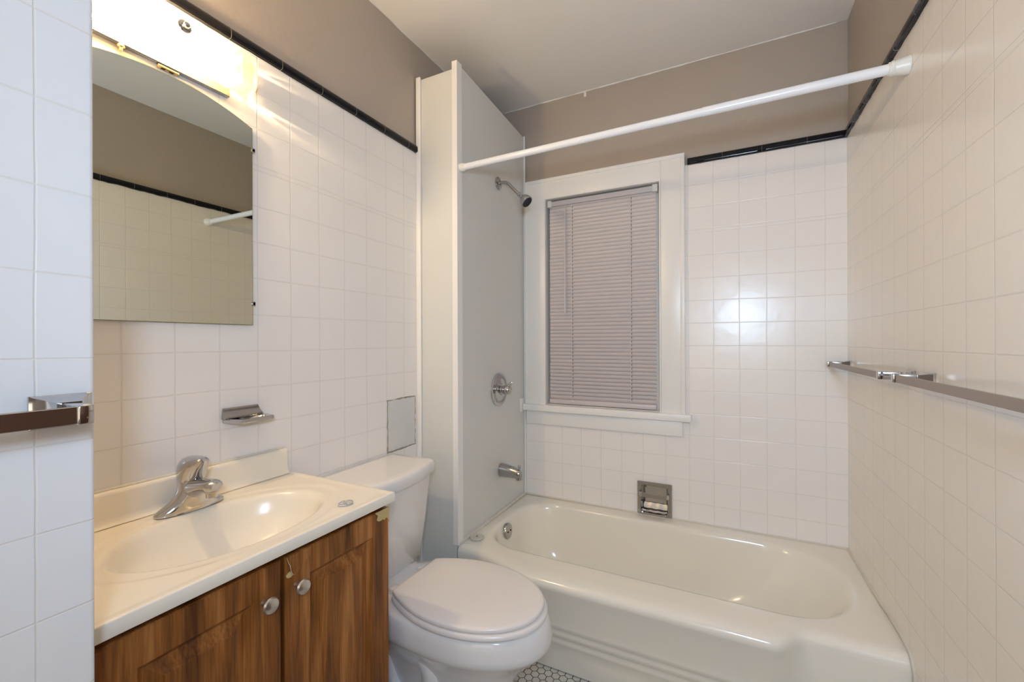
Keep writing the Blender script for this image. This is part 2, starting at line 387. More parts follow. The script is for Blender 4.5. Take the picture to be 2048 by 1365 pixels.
P = smooth_path([(XR - .001, YB, .402), (XR - .001, 2.0, .402), (XR - .001, 1.6, .402), (XR - .001, 1.595, .2), (XR - .001, 1.59, .01)], 12)
tube(bm, P, [0.0045 + 0.0025 * random.random() for _ in P], 8)
struct('trim_7', bm, m_caulk)
# ragged lump of paint along the ceiling line
bm = B()
P = [(-1.2 + i * 0.04, YB + .004, ZC - .002) for i in range(42)]
tube(bm, P, [0.0015 + 0.0035 * random.random() for _ in P], 6); 
P = [(XL - .004, .3 + i * 0.04, ZC - .002) for i in range(50)]
tube(bm, P, [0.0012 + 0.003 * random.random() for _ in P], 6)
box(bm, -0.70, -0.686, YB + .001, YB + .007, ZC - .032, ZC, bev=.002)
struct('trim_8', bm, m_ceil)

# plaster patch on the left wall above the tank
bm = B()
def ragged(y0, y1, z0, z1, j, k=14):
    pts = []
    for i in range(k): pts.append((y0 + (y1 - y0) * i / k, z0 + j * (random.random() - .5)))
    for i in range(k): pts.append((y1 + j * (random.random() - .5), z0 + (z1 - z0) * i / k))
    for i in range(k): pts.append((y1 - (y1 - y0) * i / k, z1 + j * (random.random() - .5)))
    for i in range(k): pts.append((y0 + j * (random.random() - .5), z1 - (z1 - z0) * i / k))
    return pts
prism(bm, ragged(1.379, 1.562, 0.832, 1.058, 0.006), 0, XL - .003, XL + .0012)
link('joint', bm, m_grime, wl)
bm = B(); prism(bm, ragged(1.384, 1.557, 0.838, 1.053, 0.003), 0, XL - .003, XL + .0030)
o = link('plaster_patch', bm, m_patch, wl); o['label'] = 'greyish plaster patch'

# ------------------------------------------------------------------ window
win = struct_root('window_1', ((WX0 + WX1) / 2, YB, WZ0))
bm = B()
box(bm, -1.050, -0.929, YB - .022, YB, 0.940, 2.239, bev=.002); box(bm, -0.292, -0.181, YB - .022, YB, 0.940, 2.239, bev=.002)
box(bm, -0.929, -0.292, YB - .0215, YB, 2.127, 2.239, bev=.002)
link('casing', bm, m_wtrim, win)
bm = B()
box(bm, -1.051, -1.040, YB - .027, YB, 0.940, 2.2395, bev=.002); box(bm, -0.199, -0.178, YB - .027, YB, 0.940, 2.2395, bev=.003)
box(bm, -1.051, -0.178, YB - .0275, YB, 2.224, 2.242, bev=.002)
box(bm, -0.9325, -0.925, YB - .024, YB + .01, .940, 2.130, bev=.0015); box(bm, -0.300, -0.2925, YB - .024, YB + .01, .940, 2.130, bev=.0015)
box(bm, -0.9325, -0.2925, YB - .0245, YB + .01, 2.122, 2.130, bev=.0015)
link('casing_bead', bm, m_wtrim, win)
bm = B()
box(bm, -0.935, -0.9248, YB, YB + .12, .93, 2.13); box(bm, -0.3002, -0.290, YB, YB + .12, .93, 2.13); box(bm, -0.93, -0.29, YB, YB + .12, 2.1218, 2.13)
link('jamb', bm, m_wtrim, win)
bm = B()
box(bm, -1.058, -0.150, YB - .052, YB + .0, 0.906, 0.942, bev=.004, seg=3); box(bm, -0.925, -0.300, YB - .01, YB + .12, 0.908, 0.942)
box(bm, XP + .0005, XP + .006, 2.225, YB - .005, 0.898, 0.975, bev=.002)
link('window_sill', bm, m_wtrim, win)
bm = B(); box(bm, -1.050, -0.192, YB - .020, YB, 0.826, 0.9062, bev=.002); link('apron', bm, m_wtrim, win)
bm = B()
for z0, z1 in ((0.942, 0.99), (1.50, 1.54), (2.08, 2.122)): box(bm, -0.884, -0.366, YB + .078, YB + .102, z0, z1)
box(bm, -0.925, -0.885, YB + .075, YB + .105, .942, 2.122); box(bm, -0.367, -0.3003, YB + .035, YB + .105, .942, 2.122)
link('sash', bm, m_wtrim, win)
bm = B(); box(bm, -0.89, -0.335, YB + .088, YB + .092, .98, 2.09); link('window_pane', bm, m_clear, win)

# ------------------------------------------------------------------ mini blind
bl = thing('mini_blind', (-0.612, YB + .02, 0.95), 'closed pinkish-grey slatted mini blind hanging in the white window frame', 'blind')
bm = B(); box(bm, -0.912, -0.312, YB - .004, YB + .022, 2.082, 2.110, bev=.002)
link('headrail', bm, m_blind, bl)
bm = B()
nsl = 54; zt, zb_ = 2.076, 0.985
for i in range(nsl):
    z = zt - (zt - zb_) * i / (nsl - 1)
    R = []
    for k in range(7):
        a = (k / 6 - .5)
        yy = YB + .012 + 0.0055 * a * 2 * 0.9 - 0.0022 * (1 - 4 * a * a)
        zz = z - 0.0125 * a * 2 * 0.97
        R.append((yy, zz))
    tk = 0.0004
    poly = R + [(y + tk, zz) for y, zz in R[::-1]]
    x0 = -0.908 + random.uniform(-.0008, .0008)
    loft(bm, [[(x0, y, z2) for y, z2 in poly], [(x0 + 0.590, y, z2 + random.uniform(-.0003, .0003) * 0) for y, z2 in poly]])
link('slats', bm, m_blind, bl)
bm = B(); box(bm, -0.908, -0.318, YB - .002, YB + .022, 0.948, 0.974, bev=.004, rot=None); link('bottom_rail', bm, m_blind, bl)
for x in (-0.774, -0.4475):
    bm = B(); tube(bm, [(x, YB + .003, 2.08), (x, YB + .003, 0.972)], 0.0009, 6)
    tube(bm, [(x - .006, YB - .003, 0.966), (x + .0, YB - .004, 0.973), (x + .006, YB - .003, 0.966), (x + .012, YB - .004, 0.962)], 0.0012, 6)
    tube(bm, [(x + .0, YB - .003, 0.972), (x - .012, YB - .004, 0.960)], 0.0012, 6)
    link('ladder_cord', bm, m_blindb, bl)
    bm = B()
    for i in range(nsl - 1):
        z = zt - (zt - zb_) * i / (nsl - 1) - 0.0105
        box(bm, x + .003, x + .0048, YB + .0025, YB + .0045, z - .0042, z + .0042)
    link('cord_hole', bm, m_dark, bl)
bm = B(); tube(bm, [(-0.8095, YB - .014, 2.060), (-0.8095, YB - .014, 1.465)], 0.0042, 8)
tube(bm, [(-0.8095, YB - .014, 2.060), (-0.807, YB - .012, 2.072), (-0.806, YB - .004, 2.086)], 0.002, 6)
link('tilt_wand', bm, m_blind, bl)
for x0, x1 in ((-0.916, -0.893), (-0.335, -0.309)):
    bm = B(); box(bm, x0, x1, YB - .008, YB + .024, 2.078, 2.116, bev=.0015); link('bracket', bm, m_blindb, bl)

# ------------------------------------------------------------------ bathtub
def tub():
    root = thing('bathtub', (-.3, 1.94, 0), 'white enamelled built-in bathtub with bulging ridged apron', 'bathtub')
    N = 240; cx, cy = -0.30, 1.94
    X0, X1, Y1 = XP + .0003, XR - .0006, YB - .0006
    def rr(xa, xb, ya, yb, rl, rrt, x, y):   # superellipse-like rounded rectangle hit along the ray
        pass
    def rect_ray(a, xa, xb, ya, yb, rl, rr_):
        c, s = math.cos(a), math.sin(a)
        lo, hi = 0.0, 3.0
        def inside(t):
            x, y = cx + c * t, cy + s * t
            if x < xa or x > xb or y < ya or y > yb: return False
            r = rl if x < cx else rr_
            ry = min(r, (yb - ya) / 2 - .001)
            ex = (xa + r - x) if x < xa + r else ((x - (xb - r)) if x > xb - r else 0)
            ey = (ya + ry - y) if y < ya + ry else ((y - (yb - ry)) if y > yb - ry else 0)
            if ex > 0 and ey > 0: return (ex / r) ** 2.2 + (ey / ry) ** 2.2 <= 1
            return True
        for _ in range(40):
            m = (lo + hi) / 2
            if inside(m): lo = m
            else: hi = m
        return cx + c * lo, cy + s * lo
    # even spacing: mix of angle samples biased to corners
    angs = []
    per = []
    M = 4000; pts = []
    for i in range(M):
        a = 2 * PI * i / M; pts.append(rect_ray(a, X0, X1, 1.55, Y1, .01, .01))
    L = [0]
    for i in range(M): 
        p, q = pts[i], pts[(i + 1) % M]; L.append(L[-1] + math.hypot(q[0] - p[0], q[1] - p[1]))
    j = 0
    for k in range(N):
        t = L[-1] * k / N
        while L[j + 1] < t: j += 1
        angs.append(2 * PI * j / M)
    # make sure the corners are sampled
    for (x, y) in ((X0, 1.55), (X1, 1.55), (X1, Y1), (X0, Y1)):
        a = math.atan2(y - cy, x - cx) % (2 * PI)
        k = min(range(N), key=lambda i: abs(angs[i] - a)); angs[k] = a
    def bulge(x): return sstep(-0.985, -0.70, x) * (1 - sstep(0.13, 0.225, x))
    # apron profile: z, push of the bulge, push of the end parts
    prof = [(0.004, .004, 0), (0.075, .010, .002), (0.105, .012, .003), (0.117, .019, .004), (0.128, .021, .004), (0.138, .0195, .004), (0.146, .023, .004), (0.157, .030, .005), (0.168, .032, .005),
            (0.176, .031, .005), (0.184, .034, .005), (0.196, .042, .006), (0.206, .0435, .006), (0.218, .044, .006), (0.26, .054, .006), (0.31, .068, .008), (0.345, .079, .008), (0.36, .086, .009), (0.372, .089, .009), (0.384, .086, .006), (0.394, .075, -.004), (0.3995, .060, -.016)]
    rings = []
    base = [rect_ray(a, X0, X1, 1.55, Y1, .004, .004) for a in angs]
    for z, pb, pe in prof:
        r = []
        for (x, y) in base:
            if y < 1.5501 + 1e-4:
                g = bulge(x); yy = 1.592 - (pb * g + pe * (1 - g) + .0)
                r.append((x, yy, z))
            else: 
                # side walls: slide the front end of the sides
                r.append((x, max(y, 1.592 - pe) if y < 1.60 else y, z))
        rings.append(r)
    # rim top, then basin
    def ring(xa, xb, ya, yb, rl, r2, z): return [(*rect_ray(a, xa, xb, ya, yb, rl, r2), z) for a in angs]
    op = (-1.006, 0.408, 1.662, 2.222, 0.20, 0.27)
    last = rings[-1]; o1 = ring(op[0] - .012, op[1] + .012, op[2] - .012, op[3] + .012, op[4] + .01, op[5] + .01, 0.401)
    for t in (0.35, 0.7): rings.append([tuple(p[i] + (q[i] - p[i]) * t for i in range(2)) + (0.4008,) for p, q in zip(last, o1)])
    rings.append(o1)
    for ins, z, xr, xl in ((0.0, 0.3985, 0, 0), (.006, .392, .004, 0), (.011, .378, .012, .002), (.017, .34, .035, .006), (.026, .28, .07, .010), (.038, .20, .12, .018), (.055, .13, .18, .03), (.085, .09, .24, .055), (.13, .070, .32, .10), (.19, .063, .40, .17)):
        rings.append(ring(op[0] + ins + xl, op[1] - ins - xr, op[2] + ins, op[3] - ins, max(.05, op[4] - ins * .5), max(.06, op[5] - ins * .4), z))
    bm = B(); loft(bm, rings, cap0=False, cap1=True)
    link('tub_shell', bm, m_tub, root, ang=50)
    # overflow plate with two screws
    bm = B(); ax = Vector((1, 0, 0.10)).normalized(); c = Vector((-0.984, 1.905, 0.352))
    lathe(bm, c, ax, [(-.004, .038), (.006, .0385), (.010, .036), (.0115, .030), (.012, 0)])
    ov = link('overflow_plate', bm, m_chromed, root)
    for s in (-1, 1):
        bm = B(); lathe(bm, c + ax * .0125 + Vector((0, s * .014, -s * .0)), ax, [(-.002, .004), (.0012, .004), (.002, .002)], 12); link('screw', bm, m_dark, ov)
    bm = B(); lathe(bm, (-0.80, 1.94, .0625), (0, 0, 1), [(0, .036), (.003, .035), (.004, .028), (.001, .024), (.0005, 0)]); link('drain', bm, m_chrome, root)
tub()
st = thing('tub_stopper', (-1.020, 1.672, .401), 'round flat cream tub stopper lying on the corner of the tub rim', 'stopper')
bm = B(); lathe(bm, (-1.020, 1.672, .401), (0, 0, 1), [(0, .026), (.006, .031), (.010, .032), (.0125, .030), (.0115, .026), (.0115, 0)]); link('disc', bm, m_stopper, st)
bm = B(); lathe(bm, (-1.020, 1.672, .4125), (0, 0, 1), [(0, .0045), (.004, .004), (.005, 0)], 14); link('chain_stub', bm, m_chromed, st)

# ------------------------------------------------------------------ recessed tub soap dish
def soap_recess():
    x0, x1, z0, z1 = -0.4155, -0.2435, 0.4015, 0.573
    r = thing('recessed_soap_dish', (-.33, YB, z0), 'square chrome recessed soap dish with a grab bar in the back wall above the tub', 'soap dish')
    ya = YB - .009
    bm = B()
    # frame ring: outer bevelled square with rounded inner opening
    def rrect(xa, xb, za, zb, rad, y, n=6):
        pts = []
        for (cx, cz, a0) in ((xb - rad, zb - rad, 0), (xa + rad, zb - rad, 90), (xa + rad, za + rad, 180), (xb - rad, za + rad, 270)):
            for k in range(n + 1):
                a = math.radians(a0 + 90 * k / n); pts.append((cx + rad * math.cos(a), y, cz + rad * math.sin(a)))
        return pts
    ix0, ix1, iz0, iz1 = x0 + .019, x1 - .021, z0 + .012, z1 - .019
    rings = [rrect(x0, x1, z0, z1, .005, YB - .0005), rrect(x0, x1, z0, z1, .005, ya + .004), rrect(x0 + .003, x1 - .003, z0 + .003, z1 - .003, .005, ya),
             rrect(ix0 - .004, ix1 + .004, iz0 - .004, iz1 + .004, .017, ya), rrect(ix0 - .001, ix1 + .001, iz0 - .001, iz1 + .001, .015, ya + .002), rrect(ix0, ix1, iz0, iz1, .015, ya + .006)]
    loft(bm, rings, cap0=False, cap1=False); link('frame', bm, m_chromed, r)
    bm = B()
    rings = [rrect(ix0, ix1, iz0, iz1, .015, ya + .006), rrect(ix0 + .001, ix1 - .001, iz0 + .001, iz1 - .001, .015, YB + .004), rrect(ix0 + .004, ix1 - .004, iz0 + .003, iz1 - .004, .016, YB + .040), rrect(ix0 + .012, ix1 - .012, iz0 + .010, iz1 - .010, .014, YB + .052), rrect(ix0 + .03, ix1 - .03, iz0 + .03, iz1 - .02, .012, YB + .055)]
    loft(bm, rings, cap0=False, cap1=True); link('niche', bm, m_chrome, r)
    bm = B()   # scooped soap tray in the bottom of the niche
    rings = []
    for zz, y_, w_ in ((iz0 + .004, YB - .006, 1.0), (iz0 + .010, YB - .0075, 1.0), (iz0 + .014, YB - .004, .98), (iz0 + .010, YB + .004, .96), (iz0 + .012, YB + .030, .94), (iz0 + .030, YB + .046, .92), (iz0 + .036, YB + .050, .90)):
        cxm = (ix0 + ix1) / 2; hw = (ix1 - ix0) / 2 * w_ - .002
        rings.append([(cxm - hw + 2 * hw * k / 24, y_ + (.006 * abs(2 * k / 24 - 1) ** 2 if y_ < YB else 0), zz + .0008 * math.cos(6 * PI * k / 24)) for k in range(25)])
    loft(bm, rings, False, False, closed=False); link('tray', bm, m_chrome, r)
    bm = B()
    zb = z1 - .062; P = []
    for k in range(17):
        t = k / 16; P.append((x0 + .010 + (x1 - x0 - .022) * t, ya - .001 - .021 * min(1, (math.sin(PI * t)) ** .35), zb + .0))
    rings = [[(x, y - .0025, zb - .011), (x, y - .0025, zb + .009), (x, y + .0005, zb + .011), (x, y + .004, zb + .009), (x, y + .004, zb - .011), (x, y + .0005, zb - .013)] for x, y, z in P]
    loft(bm, rings); link('grab_bar', bm, m_chromed, r)
soap_recess()

# ------------------------------------------------------------------ shower fittings
sh = thing('wall_shower', (XP, 1.972, 2.139), 'chrome shower head with dark spray face on a bent arm above the tub', 'shower head')
bm = B(); lathe(bm, (XP, 1.972, 2.139), (1, 0, 0), [(0, .033), (.003, .033), (.006, .030), (.009, .016), (.012, .012)]); link('flange', bm, m_chromed, sh)
bm = B(); P = smooth_path([(XP + .004, 1.972, 2.139), (-1.035, 1.972, 2.139), (-1.010, 1.972, 2.130), (-0.985, 1.972, 2.104), (-0.940, 1.972, 2.056)]); tube(bm, P, 0.0085, 20); link('arm', bm, m_chromed, sh)
ax = Vector((0.62, -0.06, -0.62)).normalized(); c = Vector((-0.947, 1.972, 2.064))
bm = B(); lathe(bm, c, ax, [(0, .0115), (.004, .0125), (.014, .0125), (.016, .010), (.018, .011), (.024, .014), (.026, .012), (.030, .016), (.040, .024), (.052, .0295), (.066, .0325), (.072, .032), (.0735, .029), (.072, 0)]); hd = link('head', bm, m_chrome, sh)
bm = B(); lathe(bm, c + ax * .0722, ax, [(0, .0288), (.003, .027), (.004, .018), (.0028, .014), (.0028, 0)]); link('spray_face', bm, m_black2, hd)

vv = thing('shower_valve', (XP, 1.975, 1.054), 'round chrome mixing valve with a knob handle on the side panel below the shower head', 'shower valve')
bm = B(); lathe(bm, (XP, 1.975, 1.054), (1, 0, 0), [(0, .088), (.004, .088), (.007, .084), (.008, .072), (.006, .066), (.008, .050), (.012, .040), (.014, .030), (.014, 0)], 56); link('escutcheon', bm, m_chrome, vv)
bm = B(); lathe(bm, (XP + .012, 1.975, 1.054), (1, 0, 0), [(0, .016), (.010, .016), (.011, .020), (.022, .024), (.036, .025), (.050, .021), (.060, .012), (.064, 0)], 36)
R = []
for t, w, h in ((0, .013, .010), (.012, .012, .009), (.028, .0095, .008), (.044, .007, .007), (.050, .004, .004)):
    c0 = Vector((XP + .040 + t * .75, 1.975, 1.058 + t * .75)); R.append([c0 + Vector((-.6 * h * math.sin(a), w * math.cos(a), .8 * h * math.sin(a))) for a in [2 * PI * k / 16 for k in range(16)]])
loft(bm, R); link('handle', bm, m_chrome, vv)

sp = thing('tub_spout', (XP, 1.99, .62), 'chrome tub spout with pull-up diverter knob low on the side panel', 'tub spout')
bm = B(); R = []
for x, r_, zc in ((-1.066, .036, .626), (-1.060, .037, .626), (-1.050, .0365, .626), (-1.02, .034, .625), (-0.99, .030, .622), (-0.965, .0265, .618), (-0.952, .025, .615), (-0.944, .019, .609), (-0.941, .010, .603)):
    R.append([(x, 1.99 + r_ * .80 * math.copysign(abs(math.cos(a)) ** .85, math.cos(a)), zc + r_ * math.sin(a) * .96) for a in [2 * PI * k / 32 for k in range(32)]])
loft(bm, R); lathe(bm, (-0.958, 1.99, .588), (0, 0, 1), [(0, .0145), (0, .0175), (.028, .0185), (.03, .010)], 24); so = link('spout_body', bm, m_chromed, sp)
bm = B(); lathe(bm, (-0.955, 1.99, .634), (0, 0, 1), [(0, .0035), (.014, .0035), (.015, .006), (.018, .008), (.026, .009), (.029, .007), (.029, 0)], 20); link('diverter_knob', bm, m_chrome, sp)

# ------------------------------------------------------------------ shower rod
rod = thing('shower_rod', (-.3, 1.60, 2.09), 'white tension shower curtain rod spanning the tub from panel to tiled wall', 'curtain rod')
za, zb2 = 2.086, 2.094
def zr(x): return za + (zb2 - za) * (x - XP) / (XR - XP)
bm = B(); tube(bm, [(XP + .010, 1.605, zr(XP)), (-0.064, 1.601, zr(-.064))], 0.0138, 28); link('inner_tube', bm, m_rod, rod)
bm = B(); tube(bm, [(-0.0645, 1.601, zr(-.064)), (XR - .012, 1.600, zr(XR))], 0.0150, 28); lathe(bm, (-0.066, 1.601, zr(-.064)), (1, 0, 0), [(0, .0152), (.0022, .0156), (.004, .0150)], 28); link('outer_tube', bm, m_rod, rod)
bm = B(); lathe(bm, (XP + .0075, 1.605, zr(XP)), (1, 0, 0), [(0, .018), (.002, .0185), (.020, .0170), (.022, .0155), (.024, .0135)], 28); link('end_cap', bm, m_cap, rod)
bm = B(); lathe(bm, (XR - .0005, 1.600, zr(XR)), (-1, 0, 0), [(0, .0245), (.003, .0255), (.006, .0250), (.034, .0195), (.036, .0205), (.040, .0205), (.042, .0185), (.046, .0185), (.048, .0150)], 32); link('end_cap', bm, m_cap, rod)

# ------------------------------------------------------------------ towel bars
def towel_bar(wall, sgn, ya, yb, z, label, proj=0.079, bh=0.0100, bm_mat=None, fl=0.026, fv=0.0165):
    """ya, yb = post positions along the wall; sgn = out of the wall"""
    r = thing('towel_bar', (wall, (ya + yb) / 2, z), label, 'towel bar', None)
    e = 1 if yb > ya else -1
    bm = B(); x = wall + sgn * proj
    box(bm, min(x, x + sgn * .0075) , max(x, x + sgn * .0075), min(ya, yb) + .003, max(ya, yb) - .003, z - bh, z + bh, bev=.0006, seg=1)
    link('bar', bm, bm_mat or m_bar, r)
    for y in (ya, yb):
        bm = B()
        rings = []
        for d, hw, hh in ((0.0003, fl, fv), (.005, fl, fv), (.007, fl * .93, fv * .93), (.015, fl * .66, fv * .76), (.022, fl * .50, fv * .66), (.030, fl * .40, fv * .60)):
            rings.append([(wall + sgn * d, y + sy * hw, z + sz * hh) for sy, sz in ((-1, -1), (1, -1), (1, 1), (-1, 1))])
        loft(bm, rings); link('flange', bm, m_chrome, r)
        bm = B(); x2 = wall + sgn * (proj + .011)
        box(bm, min(wall + sgn * .025, x2), max(wall + sgn * .025, x2), y - .0075, y + .0075, z - bh - .0016, z + bh + .0016, bev=.0022, seg=3)
        link('post', bm, m_chrome, r)
    return r
towel_bar(-0.76, 1, 0.2275, -0.36, 1.2195, 'towel bar on the near left tiled wall, cut off by the picture edge', proj=0.066, bh=.0102, fl=.0285, fv=.0205)
towel_bar(XR, -1, 1.585, 2.262, 1.2035, 'far towel bar on the right tiled wall, ending at the corner above the tub', proj=.068)
towel_bar(XR, -1, 1.462, 0.79, 1.2050, 'nearer towel bar on the right tiled wall, running out of the picture', proj=.068)

# ------------------------------------------------------------------ left wall soap dish
sd = thing('wall_soap_dish', (XL, .77, 1.08), 'small chrome soap dish with a slotted tray on the tiles above the sink counter', 'soap dish')
bm = B()
prof = [(.0005, 1.1165), (.003, 1.1165), (.004, 1.113), (.006, 1.108), (.010, 1.100), (.016, 1.094), (.018, 1.089), (.016, 1.0865), (.0005, 1.0865)]
rings = []
for y, k in ((.7165, 1.0), (.722, 1.0), (.815, 1.0), (.8185, 1.0)):
    rings.append([(XL + d, y + (0 if 0 else (1.1165 - z) * (-.10 if y < .77 else .25)), z) for d, z in prof])
loft(bm, rings); link('back_plate', bm, m_chromed, sd)
bm = B()   # tray: trapezoid plate with an oval well
T = [(XL + .001, .7165), (XL + .001, .842), (XL + .060, .832), (XL + .060, .736)]
def edge_pt(a, T, c):
    d = Vector((math.cos(a), math.sin(a))); best = 9
    for i in range(4):
        p = Vector(T[i]) - c; q = Vector(T[(i + 1) % 4]) - c; e = q - p; den = d.x * e.y - d.y * e.x
        if abs(den) < 1e-9: continue
        t = (p.x * e.y - p.y * e.x) / den; u = (p.x * d.y - p.y * d.x) / den
        if t > 0 and -1e-6 <= u <= 1 + 1e-6: best = min(best, t)
    return c + d * best
c2 = Vector((XL + .033, .783)); n = 64; A = [2 * PI * k / n for k in range(n)]
for p in T:
    a = math.atan2(p[1] - c2.y, p[0] - c2.x) % (2 * PI); k = min(range(n), key=lambda i: abs(A[i] - a)); A[k] = a
E = [edge_pt(a, T, c2) for a in A]
def sc(k, z): return [(c2.x + (p.x - c2.x) * k, c2.y + (p.y - c2.y) * k, z) for p in E]
def ov(rx, ry, z): return [(c2.x + rx * math.cos(a), c2.y + ry * math.sin(a), z) for a in A]
loft(bm, [ov(.020, .036, 1.0735), sc(.94, 1.0735), sc(1.0, 1.076), sc(1.0, 1.0835), sc(.96, 1.086), ov(.022, .038, 1.085), ov(.0195, .035, 1.081), ov(.017, .030, 1.0785), ov(.004, .008, 1.078)], cap0=True, cap1=True)
link('tray', bm, m_chrome, sd)

# ------------------------------------------------------------------ mirror
mr = thing('wall_mirror', (XL, .58, 1.358), 'frameless arched-top wall mirror above the sink', 'mirror')
def mirror_poly(ins=0.0):
    pts = [(0.36 + ins, 1.358 + ins), (0.80 - ins, 1.358 + ins)]
    for k in range(25):
        y = 0.80 - ins - (0.44 - 2 * ins) * k / 24; pts.append((y, 1.9945 - ins - 0.89 * (y - .58) ** 2))
    return pts
bm = B(); prism(bm, mirror_poly(0), 0, XL + .004, XL + .0095); link('mirror_edge', bm, m_medge, mr)
bm = B(); prism(bm, mirror_poly(.0012), 0, XL + .0097, XL + .0102); link('mirror_glass', bm, m_mirror, mr)
for z in (1.886, 1.422):
    bm = B(); box(bm, XL + .0005, XL + .013, .7985, .8065, z - .0065, z + .0065, bev=.001); box(bm, XL + .010, XL + .013, .7965, .806, z - .005, z + .005, bev=.0008); link('clip', bm, m_chromed, mr)

# ------------------------------------------------------------------ vanity light
vl = thing('vanity_light', (XL, .57, 2.05), 'lit wall lamp with a swirled glass shade above the mirror', 'wall lamp')
bm = B()
prism(bm, [(XL + .0005, 2.011), (XL + .013, 2.011), (XL + .0145, 2.013), (XL + .0145, 2.016), (XL + .012, 2.018), (XL + .012, 2.030), (XL + .012, 2.135), (XL + .0005, 2.135)], 1, .425, .732)
link('base_plate', bm, m_chromed, vl)
LX, LZ0, LZ1 = XL + .074, 2.0345, 2.1345
bm = B()
def shade_sec(y, sc_, dz=0.0):
    xi = XL + .0155; xo = xi + (LX - xi) * sc_
    zt_, zb_ = LZ1 - dz, LZ0 + dz; r = min(0.020, (xo - xi) * .95); P = [(xi, zt_)]
    for k in range(9):
        a = PI / 2 * (1 - k / 8); P.append((xo - r + r * math.cos(a), zt_ - r + r * math.sin(a)))
    for k in range(9):
        a = -PI / 2 * k / 8; P.append((xo - r + r * math.cos(a), zb_ + r + r * math.sin(a)))
    P += [(xi, zb_)]
    return [(x, y, z) for x, z in P]
ys = [(.396, .30, .006), (.3965, .75, .004), (.399, .90, .002), (.404, .975, .0005)] + [(.412 + .352 * k / 12, 1.0, 0) for k in range(13)] + [(.773, .975, .0005), (.778, .90, .002), (.7805, .75, .004), (.781, .30, .006)]
loft(bm, [shade_sec(y, s_, dz) for y, s_, dz in ys], False, False, closed=False)
bmesh.ops.recalc_face_normals(bm, faces=bm.faces)
bmesh.ops.solidify(bm, geom=list(bm.faces), thickness=0.003)
link('glass_shade', bm, m_shade, vl)
bm = B(); lathe(bm, (LX + .0005, .5885, 2.099), (1, 0, 0), [(0, .0150), (.002, .0150), (.004, .0125), (.0045, .008), (.008, .0070), (.012, .0075), (.015, .006), (.016, 0)], 28)
tube(bm, [(XL + .012, .5885, 2.099), (LX + .002, .5885, 2.099)], .003, 10); link('finial', bm, m_chromed, vl)
for (y, d_) in ((.446, 1), (.700, -1)):
    bm = B(); lathe(bm, (XL + .044, y - .022 * d_, 2.085), (0, d_, 0), [(0, .010), (.008, .0105), (.014, .014), (.022, .0175), (.030, .018), (.038, .015), (.044, .008), (.046, 0)], 24)
    link('bulb', bm, emis('bulb_glow_' + str(y), (1.0, 0.80, 0.50), 40.0 if y < .5 else 6.0), vl)
    bm = B(); lathe(bm, (XL + .044, y - .022 * d_, 2.085), (0, -d_, 0), [(0, .010), (.002, .013), (.014, .013), (.016, .008)], 20); box(bm, XL + .012, XL + .040, y - .030 * d_ - .004, y - .030 * d_ + .004, 2.075, 2.095)
    if d_ < 0: box(bm, XL + .012, XL + .064, .7385, .7405, 2.046, 2.124, bev=.0008)  # plate added beside the right socket to keep direct bulb light off the tiles
    link('socket', bm, m_bulbbase, vl)
bm = B(); lathe(bm, (XL + .010, .487, 2.009), (0, 0, -1), [(-.004, .004), (0, .0075), (.003, .008), (.005, .004), (.012, .0038), (.013, 0)], 16)
link('screw', bm, m_brass, vl)
bm = B(); box(bm, XL + .003, XL + .014, .560, .606, 2.0030, 2.0085, bev=.001); link('bracket', bm, m_brass, vl)
bm = B(); box(bm, XL + .005, XL + .0115, .568, .577, 2.0022, 2.0035); box(bm, XL + .005, XL + .0115, .586, .595, 2.0022, 2.0035); link('bracket_hole', bm, m_dark, vl)
def plight(name, loc, p, r, col):
    l = bpy.data.lights.new(name, 'POINT'); l.energy = p; l.shadow_soft_size = r; l.color = col
    o = bpy.data.objects.new(name, l); C.objects.link(o); o.location = loc
WARM = (1.0, 0.73, 0.42)
plight('bulb_light', (XL + .046, .458, 2.085), 510.0, 0.026, WARM)
plight('bulb_light', (XL + .046, .685, 2.085), 8.0, 0.026, WARM)

# ------------------------------------------------------------------ vanity
XK, YK0, YK1, ZK = -0.830, 0.268, 0.916, 0.8845
vc = thing('vanity_cabinet', (-1.06, .595, 0), 'brown wood-grain vanity cabinet under the cream sink top', 'cabinet')
xd = -0.845; y0, y1 = 0.278, 0.914
bm = B()
box(bm, XL + .002, xd - .022, y1 - .016, y1 - .002, 0.0, 0.8585); box(bm, XL + .002, xd - .022, y0, y0 + .016, 0.0, 0.8585)
box(bm, xd - .034, xd - .020, y0, y1 - .002, 0.09, 0.13); box(bm, xd - .034, xd - .020, y0, y1 - .002, 0.838, 0.8585)
box(bm, xd - .090, xd - .075, y0 + .016, y1 - .018, 0.0, 0.09); box(bm, XL + .002, xd - .034, y0 + .016, y1 - .018, .09, .105)
box(bm, XL + .002, XL + .008, y0 + .016, y1 - .018, .105, .845)
box(bm, xd - .034, xd - .020, .56, .62, 0.13, 0.838)
link('body', bm, m_wood, vc, False)
